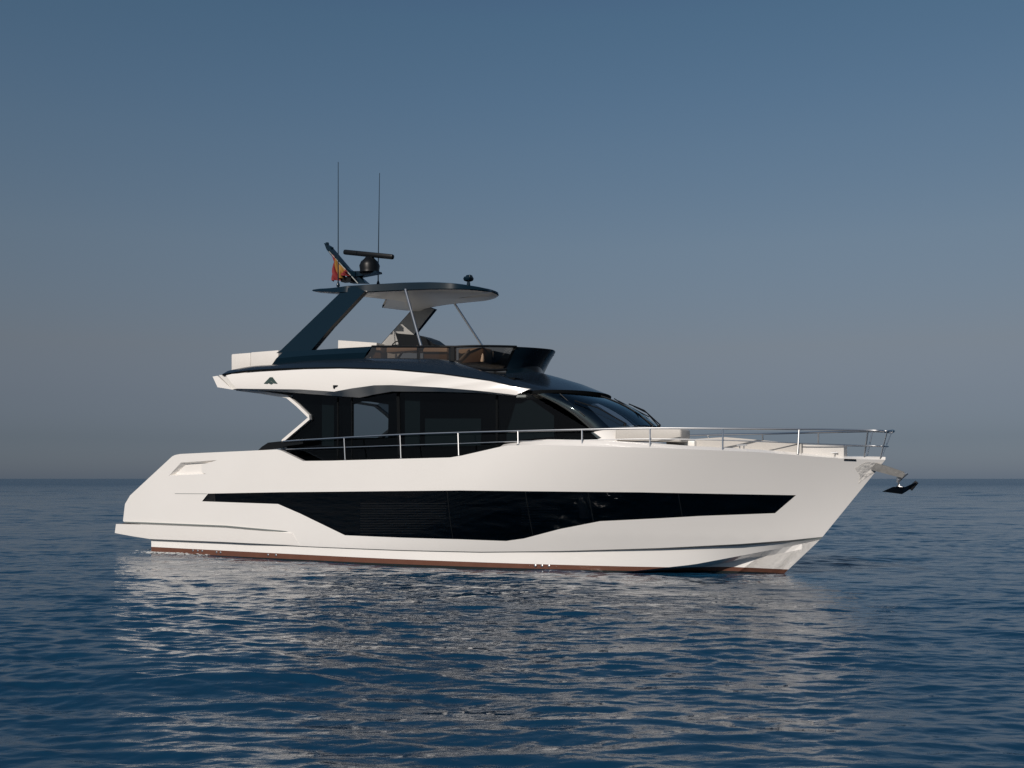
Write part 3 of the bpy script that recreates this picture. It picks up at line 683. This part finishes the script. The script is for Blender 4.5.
# ------------------------------------------------------------------ arches, hardtop
def arch(side):
    pr = [(276, 353), (281, 350), (344, 289), (354, 286.5), (365, 291), (331, 327), (311, 350.5)]
    hyz = lambda z: 2.08 - (z - 6.0) * .14
    q = [P(a, b, lambda x, z: -hyz(z)) for a, b in pr]; m = MB()
    yo = [side * hyz(b) for a, b in q]; yi = [side * (hyz(b) - .14) for a, b in q]
    m.prism(q, yo if side < 0 else yi, yi if side < 0 else yo); o = m.build('arch', M['navy'], smooth=False)
    cx = sum(a for a, b in q) / len(q); cz = sum(b for a, b in q) / len(q)
    li = [(cx + (a - cx) * .97 + .03, cz + (b - cz) * .985) for a, b in q]
    y0 = [side * (hyz(b) - .143) for a, b in li]; y1 = [side * (hyz(b) - .165) for a, b in li]
    k = MB(); k.prism(li, y0 if side < 0 else y1, y1 if side < 0 else y0); k.build('arch_lining', M['archl'], o, smooth=False)
    return o
arch(-1); arch(1)
# hardtop: plan shape with rounded nose; dark rim, pale underside
def ht_half(s):          # s from 0 (stern corner) to 1 (nose): starboard plan edge
    pass
ax, az = P(312, 290.8, -2.0)
edge = [P3(312, 290.6, -1.72), P3(330, 291.8, -1.84), P3(345, 292, -1.87), P3(365, 291.6, -1.60), P3(400, 290.0, -1.32), P3(430, 288.8, -1.16), P3(455, 288.6, -.98), P3(474, 289.4, -.66), P3(487, 290.8, -.32), P3(492, 291.4, 0)]
RIM = [.03, .11, .17, .19, .20, .18, .14, .09, .06, .05]
rim = [float(np.interp(q / 47 * 9, range(10), RIM)) for q in range(48)]
edge = smooth_curve(edge, 48)
nosez = edge[-1].z
def cz(p, dz, ins):
    cxm = 8.8; return Vector((p.x + (cxm - p.x) * ins * .55, p.y * (1 - ins), p.z + dz))
rt = [edge, [cz(p, h, .012) for p, h in zip(edge, rim)], [cz(p, h + .02, .05) for p, h in zip(edge, rim)], [cz(p, h * .8 + .06, .45) for p, h in zip(edge, rim)], [Vector((cz(p, .17, .95).x, 0, p.z + .20)) for p in edge]]
ht = MB(); ht.loft(rt); 
ht.loft([[cz(p, -.02, .02) for p in edge], rt[0]]); ht.mirror(); hard = ht.build('hardtop', M['navy'], sharp=50)
un = MB(); u0 = [cz(p, -.02, .02) for p in edge]; u1 = [cz(p, -.05, .10) for p in edge]; u2 = [cz(p, -.06, .5) for p in edge]; u3 = [Vector((cz(p, 0, .95).x, 0, p.z - .06)) for p in edge]
un.loft([u3, u2, u1, u0]); un.mirror(); un.build('hardtop_underside', M['lining'], hard)
for s in (-1, 1):
    a = P3(405.4, 290.5, -1.28); b = P3(421.3, 346.5, -1.9)
    a = Vector((a.x, s * 1.28, a.z + .03)); b = Vector((b.x, s * 1.9, b.z))
    MB().tube([a, b], .036, 10).build('support_pole', M['steel'], hard)
    MB().lathe(b - Vector((0, 0, .02)), [(.06, 0), (.06, .03), (.04, .05)], 12).build('pole_foot', M['steel'], hard)

# mast, radar, antennas
ym = -.2
def PM(px, py, y=ym): return P3(px, py, y)
ms = MB()
ms.prism([P(a, b, ym) for a, b in [(326, 243.5), (330, 246), (349, 268.5), (358, 275), (368, 283.5), (352, 283.5), (347, 273.5), (328.5, 250)]], ym - .10, ym + .10)
ms.prism([P(a, b, ym) for a, b in [(347, 272), (379, 271.5), (379.5, 273.4), (358, 277.5), (350, 277)]], ym - .14, ym + .14)
ms.tube([PM(326, 246.5), PM(333, 248)], .03, 6); ms.lathe(PM(327.2, 246.5), [(.05, 0), (.06, .06), (.05, .12)], 10)
mast = ms.build('mast', M['navy'], smooth=False)
rd = MB(); c = PM(369.6, 272); zt_ = PM(369.6, 258.5).z - c.z
rd.lathe(c, [(.30, -.02), (.29, .06), (.31, zt_ * .45), (.26, zt_ * .75), (.17, zt_ * .95), (.12, zt_ + .04)], 24)
rad = rd.build('radar_pedestal', M['black'], mast)
a = PM(344, 252); b = PM(393.5, 257)
dirv = Vector((b.x - a.x, -.02, b.z - a.z)); mid_c = (a + b) / 2
MB().box(mid_c, (dirv.length, .14, .15), ry=math.atan2(-(b.z - a.z), b.x - a.x), bev=.05).build('radar_scanner', M['black'], mast)
fl = MB(); fl.tube([PM(329, 251.5, -.55), PM(358, 283.5, -.55)], [.013, .018], 8).build('flag_staff', M['groove'], hard)
MB().prism([P(a, b, -.45) for a, b in [(341, 277.8), (345, 276.8), (352, 278), (351.5, 281.4), (342, 282.2)]], -.5, -.3).build('camera_housing', M['black'], mast, smooth=False)
for px, pt, pb, yy in ((338.2, 162, 284, -1.2), (379.6, 173, 282.5, .6)):
    x, zb = P(px if px < 350 else 378.2, pb, yy); xt, ztp = P(px, pt, yy)
    an = MB(); an.tube([(x, yy, zb - .1), (x, yy, zb + .35), (x + (xt-x) * .3, yy, zb + (ztp - zb) * .4), (xt, yy, ztp)], [.022, .018, .014, .009], 8); an.lathe((x, yy, zb - .08), [(.05, 0), (.05, .05), (.03, .12)], 10)
    an.build('antenna', M['navy'], hard)
c = PM(468.5, 286.5, -.6); sr = MB(); sr.lathe(c, [(.06, -.06), (.05, .06), (.045, .12)], 12)
t = PM(468.5, 278.8, -.6); sr.lathe(t + Vector((0, 0, -.03)), [(.05, -.05), (.13, -.02), (.15, .03), (.13, .08), (.06, .10)], 18); sr.box(t + Vector((.06, -.06, .03)), (.16, .14, .12), bev=.03)
sr.build('searchlight', M['navy'], hard)

# ------------------------------------------------------------------ foredeck seating
def dbox(px0, px1, pyt0, pyt1, z1, y0, y1, name, mat='cushion', par=yacht, bev=.05):
    a = P(px0, pyt0, y0); b = P(px1, pyt1, y0); m = MB()
    m.box(((a[0]+b[0])/2, (y0+y1)/2, ((a[1]+b[1])/2 + z1)/2), (b[0]-a[0], y1-y0, (a[1]+b[1])/2 - z1), ry=math.atan2(a[1]-b[1], b[0]-a[0]), bev=bev); return m.build(name, M[mat], par)
dbox(615, 681, 427.6, 428.8, 3.26, -1.62, -.95, 'sunbed')
dbox(666, 694.5, 440.4, 440.6, 2.98, -1.1, 1.1, 'lounge_base', 'grey_white', bev=.02)
a = P(695, 439, -.95); b = P(741, 438, -.95); c = P(803, 444, -.8); d = P(823, 447, -.7); e = P(843.5, 446.4, -.45)
m = MB(); m.prism([(a[0], 2.9), (a[0], a[1]), (b[0] - .4, b[1] + .03), (b[0] + .2, b[1] - .03), (c[0], c[1]), (c[0], 2.8)], -.95, .95); m.build('bow_lounge', M['cushion'])
m = MB(); m.prism([(c[0] - .1, 2.8), (c[0] - .1, c[1] - .01), (e[0], e[1] + .01), (e[0], 2.78)], [-.85, -.85, -.42, -.42], [.2, .2, -.05, -.05]); m.build('anchor_locker', M['vinyl'], smooth=False)
a = P(673.7, 447.2, -1.12); MB().box((a[0], -1.13, a[1]), (.09, .04, .12)).build('vent_grille', M['black'], smooth=False)
# small hardware on the bow: cleats and windlass
for px in (832, 752):
    x, z = P(px, 456.5, -.6); 
    for s in (-1, 1):
        yb = max(.12, float(hb(x, 2.8)) - .16); zz = gz(x) + .03
        MB().tube([(x - .12, s * yb, zz + .05), (x + .12, s * yb, zz + .05)], .018, 8).tube([(x - .05, s * yb, zz - .03), (x - .05, s * yb, zz + .05)], .014, 6).tube([(x + .05, s * yb, zz - .03), (x + .05, s * yb, zz + .05)], .014, 6).build('cleat', M['steel'])
# dark fairlead slot in the gunwale
a = P(844, 459.6, lambda x, z: -hb(x, z)); b = P(856, 460, lambda x, z: -hb(x, z))
MB().tube([(a[0], -hb(*a) - .0, a[1]), (b[0], -hb(*b) - .0, b[1])], .022, 6).pair('fairlead', M['black'])
# wipers on the windscreen
def wiper(u0, u1, t0, t1):
    def W(u, t, lift):
        i = u * 28; k = int(i); f = i - k; j = t * 8; q = min(int(j), 7); g = j - q
        p = rows[q][k].lerp(rows[q][min(k+1, 28)], f).lerp(rows[q+1][k].lerp(rows[q+1][min(k+1, 28)], f), g); return p + Vector((lift, 0, lift))
    if rows[0][0].y > 0: u0, u1 = 1 - u0, 1 - u1
    m = MB(); m.tube([W(u0, 0, .05), W(u0 + (u1-u0)*.6, t1 * .6, .085), W(u1, t1, .05)], .018, 6)
    m.tube([W(u1 - .08, t1 - .35, .03), W(u1 + .02, min(.95, t1 + .25), .03)], .014, 6); m.lathe(W(u0, 0, .0), [(.04, 0), (.04, .06)], 8)
    m.build('wiper', M['black'], wsc)
wiper(.25, .12, 0, .62); wiper(.62, .56, 0, .6); wiper(.78, .70, 0, .6)

# ------------------------------------------------------------------ guard rail
def ry_(x): return -max(.16, float(hb(min(x, 21.2), 2.9)) - .13) if x < 21.5 else -.2
def railpt(px, py):
    y = -2.4
    for _ in range(25):
        x, z = P(px, py, y); y = .5 * y + .5 * ry_(x)
    return Vector((x, y, z))
tr_ = [railpt(a, b) for a, b in [(283, 441.4), (300, 440.2), (344, 437.6), (400, 434.6), (458, 432.6), (518, 431), (582, 429.6), (650, 428.3), (723, 428.6), (799, 429.2), (868, 430.4)]]
tr_ += [Vector((21.78, -.32, 3.44)), Vector((21.88, -.12, 3.46)), Vector((21.90, 0, 3.46))]
mr_ = [railpt(a, b) for a, b in [(286, 449.2), (344, 447.3), (400, 445.4), (458, 443.6), (518, 441.4), (582, 440.2), (650, 439), (723, 440.2), (799, 443.2), (866, 445.6)]]
mr_ += [Vector((21.68, -.26, 3.10)), Vector((21.76, -.10, 3.10)), Vector((21.77, 0, 3.10))]
for r, rad_ in ((tr_, .024), (mr_, .013)): 
    pts = smooth_curve(r, 90); pts += [Vector((p.x, -p.y, p.z)) for p in pts[::-1][1:]]
    MB().tube(pts, rad_, 8).build('guard_rail' if r is tr_ else 'lower_rail', M['steel'])
bases = [(345.2, 460.5), (401, 458.8), (458.8, 456.3), (518.2, 445), (582, 446.2), (650, 447.6), (722.6, 450.8), (797.5, 455.2), (864.5, 459.5)]
for (bx, by), tp_ in zip(bases, tr_[2:11]):
    b = P3(bx, by, lambda x, z: -float(hb(x, z)) + .07)
    if bx > 860: b = Vector((tp_.x - .12, -.13, 2.80))
    for s in (-1, 1):
        MB().tube([(b.x, s * -b.y, b.z - .03), (tp_.x, s * -tp_.y, tp_.z)], .02, 8).lathe((b.x, s * -b.y, b.z - .005), [(.045, -.02), (.045, .01), (.025, .03)], 10).build('stanchion', M['steel'])
for s in (-1, 1): MB().tube([(21.60, s * .05, 2.80), (21.80, s * .29, 3.44)], .014, 8).build('stanchion', M['steel'])
# dark gate panel at the aft end of the side deck
q = [P(a, b, -2.5) for a, b in [(258, 450.3), (262, 446.5), (268, 442.6), (285, 440.8), (303, 440.4), (303, 443.8), (288, 445.8), (276, 448.6)]]
MB().prism(q, -2.50, -2.38).pair('side_gate', M['black'], smooth=False)
# bow roller
m = MB(); q = [P(a, b, 0) for a, b in [(872, 462.5), (882, 464.5), (903, 471.5), (905.5, 474.5), (903, 478), (893, 475.6), (872, 470)]]
m.prism(q, -.10, -.07); m.prism(q, .07, .10); m.lathe(P3(902.5, 474.8, -.09) , [(.05, 0), (.035, .09), (.05, .18)], 12, (0, 1, 0)); m.tube([P3(876, 464.5, 0), P3(902, 473, 0)], .035, 8)
m.build('bow_roller', M['dsteel'], smooth=False)

# ------------------------------------------------------------------ anchor and flag are things of their own
def thing(name, label, cat, loc):
    o = bpy.data.objects.new(name, None); C.objects.link(o); o.location = loc; o.rotation_euler = (0, 0, -TH); o['label'] = label; o['category'] = cat; return o
def world(p): return Vector((O[0] + p.x * U[0] + p.y * Pv[0], O[1] + p.x * U[1] + p.y * Pv[1], p.z))
ab = P3(898, 492, 0)
an = thing('anchor', 'dark metal plough anchor hanging from the bow roller above the water', 'anchor', world(ab))
def A_(px, py, y=0): return P3(px, py, y) - ab
sh = MB(); pts = [A_(907.5, 473), A_(903, 476.5), A_(899, 480), A_(898, 486), A_(903, 488.5)]
sh.tube(pts, [.03, .035, .04, .045, .05], 8); sh.tube([A_(898, 475.5), A_(897.4, 482.4)], .03, 8); sh.build('shank', M['steel'], an)
fk = MB(); tip = A_(882, 491.6); heel = A_(913, 483); 
k = [tip, A_(893, 486.8, -.22), A_(905, 487, -.30), A_(915.5, 482.4, -.12), A_(917, 485, 0), A_(915.5, 482.4, .12), A_(905, 487, .30), A_(893, 486.8, .22)]
lowk = A_(902, 494.2); topk = A_(904, 489.0)
fk.add(k + [lowk, topk], [(i, (i+1) % 8, 8) for i in range(8)] + [((i+1) % 8, i, 9) for i in range(8)])
fk.tube([A_(910, 489), A_(917, 481.8)], [.06, .045], 8); fk.build('fluke', M['galv'], an, smooth=False)

fb0 = P3(330, 252.5, -.55)
flg = thing('flag', 'small crumpled red and yellow striped flag hanging from the staff above the hardtop', 'flag', world(fb0))
fm = bpy.data.materials.new('flag_cloth'); fm.use_nodes = True; N = fm.node_tree.nodes; L = fm.node_tree.links; b = N['Principled BSDF']; b.inputs['Roughness'].default_value = .8
uv = N.new('ShaderNodeUVMap'); uv.uv_map = 'UVMap'; sp_ = N.new('ShaderNodeSeparateXYZ'); r_ = N.new('ShaderNodeValToRGB'); r_.color_ramp.interpolation = 'CONSTANT'
L.new(uv.outputs[0], sp_.inputs[0]); L.new(sp_.outputs['Y'], r_.inputs[0]); L.new(r_.outputs[0], b.inputs['Base Color'])
r_.color_ramp.elements[0].color = (.15, .006, .008, 1); r_.color_ramp.elements[1].position = .25; r_.color_ramp.elements[1].color = (.26, .13, .02, 1); e_ = r_.color_ramp.elements.new(.75); e_.color = (.15, .006, .008, 1)
# hoist runs along the staff; the fly hangs straight down in folds
vs = []; fs = []; uvs = []; na, nb = 14, 16
h0 = P3(331, 253.6, -.57); h1 = P3(348, 272.5, -.57)
for i in range(na):
    for j in range(nb):
        s = i / (na - 1); t = j / (nb - 1); p = h0.lerp(h1, s)
        drop = t * (.80 * (1 - s) + .06)
        vs.append(p + Vector((.10 * t * (1 - s) * 1.2 + .03 * math.sin(9 * s + 5 * t), .12 * math.sin(19 * s + 3 * t) * (.4 + t) , -drop)) - fb0); uvs.append((t, 1 - s))
for i in range(na - 1):
    for j in range(nb - 1): fs.append((i*nb+j, (i+1)*nb+j, (i+1)*nb+j+1, i*nb+j+1))
fo = link('flag_cloth', vs, fs, fm, flg, True); ul = fo.data.uv_layers.new(name='UVMap')
for l in fo.data.loops: ul.data[l.index].uv = uvs[l.vertex_index]

# ------------------------------------------------------------------ foam where water slaps the quarter
fr2 = random.Random(8); v = []; f = []
for i in range(330):
    x = fr2.choice([fr2.uniform(-.3, 1.4), fr2.uniform(-.8, 2.6)]); d = abs(fr2.gauss(0, .13 if x > 0 else .3)); y = -2.36 - d if x > -.1 else fr2.uniform(-2.9, -.6)
    rr = fr2.uniform(.008, .038) * (1 - min(.7, d)); n = 7; k = len(v); z = .03 + fr2.uniform(-.02, .03); ph = fr2.uniform(0, 6)
    wx = O[0] + x * U[0] + y * Pv[0]; wy = O[1] + x * U[1] + y * Pv[1]
    for j in range(n): a = 2 * math.pi * j / n; q = rr * fr2.uniform(.6, 1.3); v.append((wx + q * 2.2 * math.cos(a + ph), wy + q * math.sin(a + ph), z))
    v.append((wx, wy, z + rr * .5))
    f += [(k + j, k + (j+1) % n, k + n) for j in range(n)]
fo = link('foam', v, f, prin('sea_foam', (.6, .62, .62), .6), None, True); fo['kind'] = 'stuff'; fo['label'] = 'thin white foam on the water along the stern quarter'
